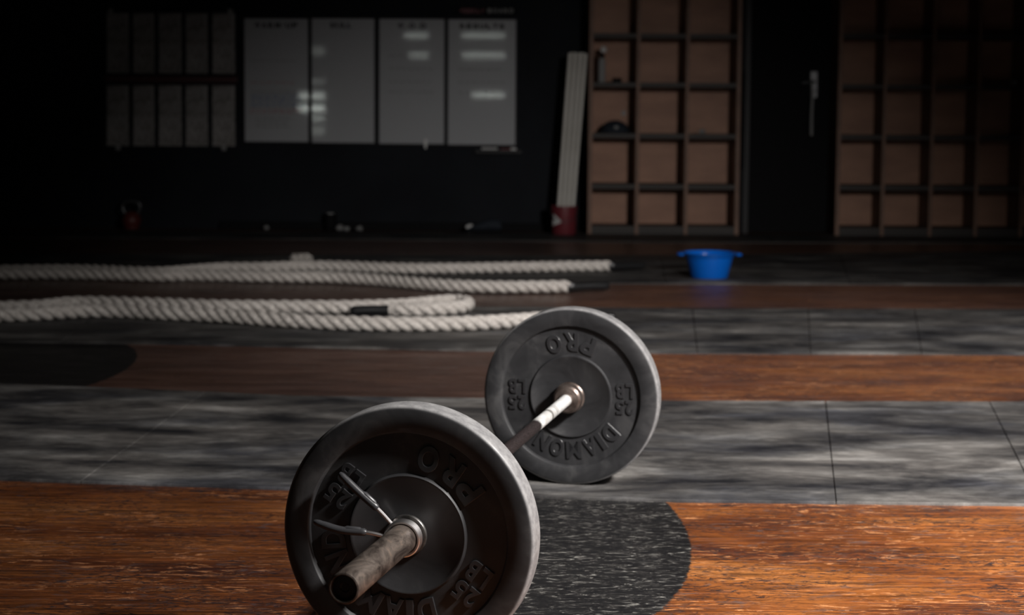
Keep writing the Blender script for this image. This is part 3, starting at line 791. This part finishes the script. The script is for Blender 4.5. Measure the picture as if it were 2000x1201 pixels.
# ------------------------------------------------------------------ red kettlebell and scraps by the wall
a = on_z(257, 444, 0.007); yk = min(a.y, WALL-.22); yk = WALL-.22; a = on_y(257, 440, yk)
kb = thing('kettlebell', Vector((a.x, yk, .007)), 'small dark red kettlebell with a worn steel handle by the wall at left', 'kettlebell')
mb = MB(); pr = [(0, 0), (.05, 0), (.058, .004)]+[(.074*math.sin(t), .070-.074*math.cos(t)) for t in [PI*(.3+.62*i/14) for i in range(15)]]+[(0, .142)]
mb.lathe(pr, 40); mb.build('body', M['redmetal'], kb)
mb = MB(); mb.tube(smooth_path([(-.045, 0, .115), (-.066, 0, .16), (-.062, 0, .198), (-.035, 0, .212), (0, 0, .215), (.035, 0, .212), (.062, 0, .198), (.066, 0, .16), (.045, 0, .115)], 5), .0125, 14)
mb.build('handle', M['silver'], kb)
for i, (px, py, r, lab) in enumerate([(520, 441, .022, 'tiny grey paper scrap by the wall below the leftmost whiteboard'),
        (663, 439, .030, 'crumpled grey paper scrap by the wall below the second whiteboard'),
        (702, 437, .026, 'small crumpled scrap right of the others below the second whiteboard'),
        (677, 444, .024, 'darker scrap tucked beside the crumpled paper near the wall')]):
    scrap(px, py, WALL-.18-.03*i, 0.0075, r, M['dim'], lab, 'paper scrap', 'paper_scrap', 20+i)
# a white-tipped black dumbbell and one shoe by the wall
a = on_y(645, 425, WALL-.10); root = thing('foam_roller', Vector((a.x, WALL-.09, 0.0075)), 'black upright foam roller with a pale end by the wall', 'foam roller')
mb = MB(); mb.lathe([(.0, 0), (.048, 0), (.05, .004), (.05, .120), (.048, .124), (.03, .124), (.03, .118), (0, .118)], 28); mb.build('roller', M['black'], root)
mb = MB(); mb.lathe([(.012, .118), (.03, .119), (.028, .127), (.012, .127)], 24, closed=True); mb.build('pale_end', M['white'], root)
a = on_y(945, 441, WALL-.24); root = thing('sports_shoe', Vector((a.x, WALL-.24, 0.0075)), 'dark sports shoe with a white toe by the wall below the rightmost whiteboard', 'shoe')
mb = MB(); vs = []; S = [(-.13, .030, .02), (-.11, .036, .035), (-.07, .040, .045), (-.02, .036, .062), (.03, .032, .085), (.08, .034, .088), (.12, .033, .080), (.135, .025, .06)]
n_ = 12
for (x, w_, h_) in S:
    for k in range(n_):
        q = 2*PI*k/n_; vs.append((x, math.cos(q)*w_, .012+h_*.5+math.sin(q)*h_*.5))
fs = [(i*n_+k, (i+1)*n_+k, (i+1)*n_+(k+1) % n_, i*n_+(k+1) % n_) for i in range(len(S)-1) for k in range(n_)]+[tuple(range(n_)), tuple((len(S)-1)*n_+k for k in range(n_))[::-1]]
mb.add(vs, fs, True); mb.build('upper', M['darkblue'], root)
mb = MB(); vs = []
out_ = [(-.138, 0), (-.125, .030), (-.08, .043), (-.02, .040), (.05, .035), (.11, .036), (.138, .018), (.138, -.018), (.11, -.036), (.05, -.035), (-.02, -.04), (-.08, -.043), (-.125, -.03)]
n_ = len(out_); vs = [(x, y, 0) for x, y in out_]+[(x, y, .018) for x, y in out_]
mb.add(vs, [tuple(range(n_))[::-1], tuple(range(n_, 2*n_))]+[(k, (k+1) % n_, n_+(k+1) % n_, n_+k) for k in range(n_)]); mb.build('sole', M['black'], root, bevel=.003)
mb = MB(); blob(mb, (-.105, 0, .010), .035, 9, amp=.05, sq=(1.1, .98, .72)); mb.build('toe_cap', M['white'], root)

# ------------------------------------------------------------------ lights
def area(name, loc, target, size, power, col=(1, .95, .9), size_y=None, spread=PI):
    l = bpy.data.lights.new(name, 'AREA'); l.energy = power; l.color = col; l.size = size; l.spread = spread
    if size_y: l.shape = 'RECTANGLE'; l.size_y = size_y
    o = bpy.data.objects.new(name, l); C.objects.link(o); o.location = loc
    o.rotation_euler = (Vector(target)-Vector(loc)).to_track_quat('-Z', 'Y').to_euler(); return o
def spot(name, loc, target, power, angle, blend, radius, col=(1, .95, .9)):
    l = bpy.data.lights.new(name, 'SPOT'); l.energy = power; l.color = col; l.spot_size = math.radians(angle); l.spot_blend = blend; l.shadow_soft_size = radius
    o = bpy.data.objects.new(name, l); C.objects.link(o); o.location = loc
    o.rotation_euler = (Vector(target)-Vector(loc)).to_track_quat('-Z', 'Y').to_euler(); return o
spot('unseen_spot', (1.95, 1.9, 2.25), (.8, 3.35, 0), 1080, 80, 1.0, .15, (1, .965, .93))
spot('unseen_spot', (2.5, 5.6, 3.0), (1.3, 6.9, 0), 400, 80, 1.0, .2, (1, .96, .93))  # unseen spot added to brighten the ropes and farther floor
spot('unseen_spot', (2.5, .4, 2.4), (.25, 12.6, -2.5), 1400, 44, 1.0, .22, (1, .96, .92))  # unseen spot added to light the back wall, stronger towards its foot
world = bpy.data.worlds.new('world'); sc.world = world; world.use_nodes = True
world.node_tree.nodes['Background'].inputs[0].default_value = (.6, .65, .7, 1); world.node_tree.nodes['Background'].inputs[1].default_value = .05
sc.view_settings.view_transform = 'Standard'; sc.view_settings.look = 'None'; sc.view_settings.gamma = 1.0; sc.view_settings.exposure = 0.0
sc.view_settings.use_curve_mapping = False
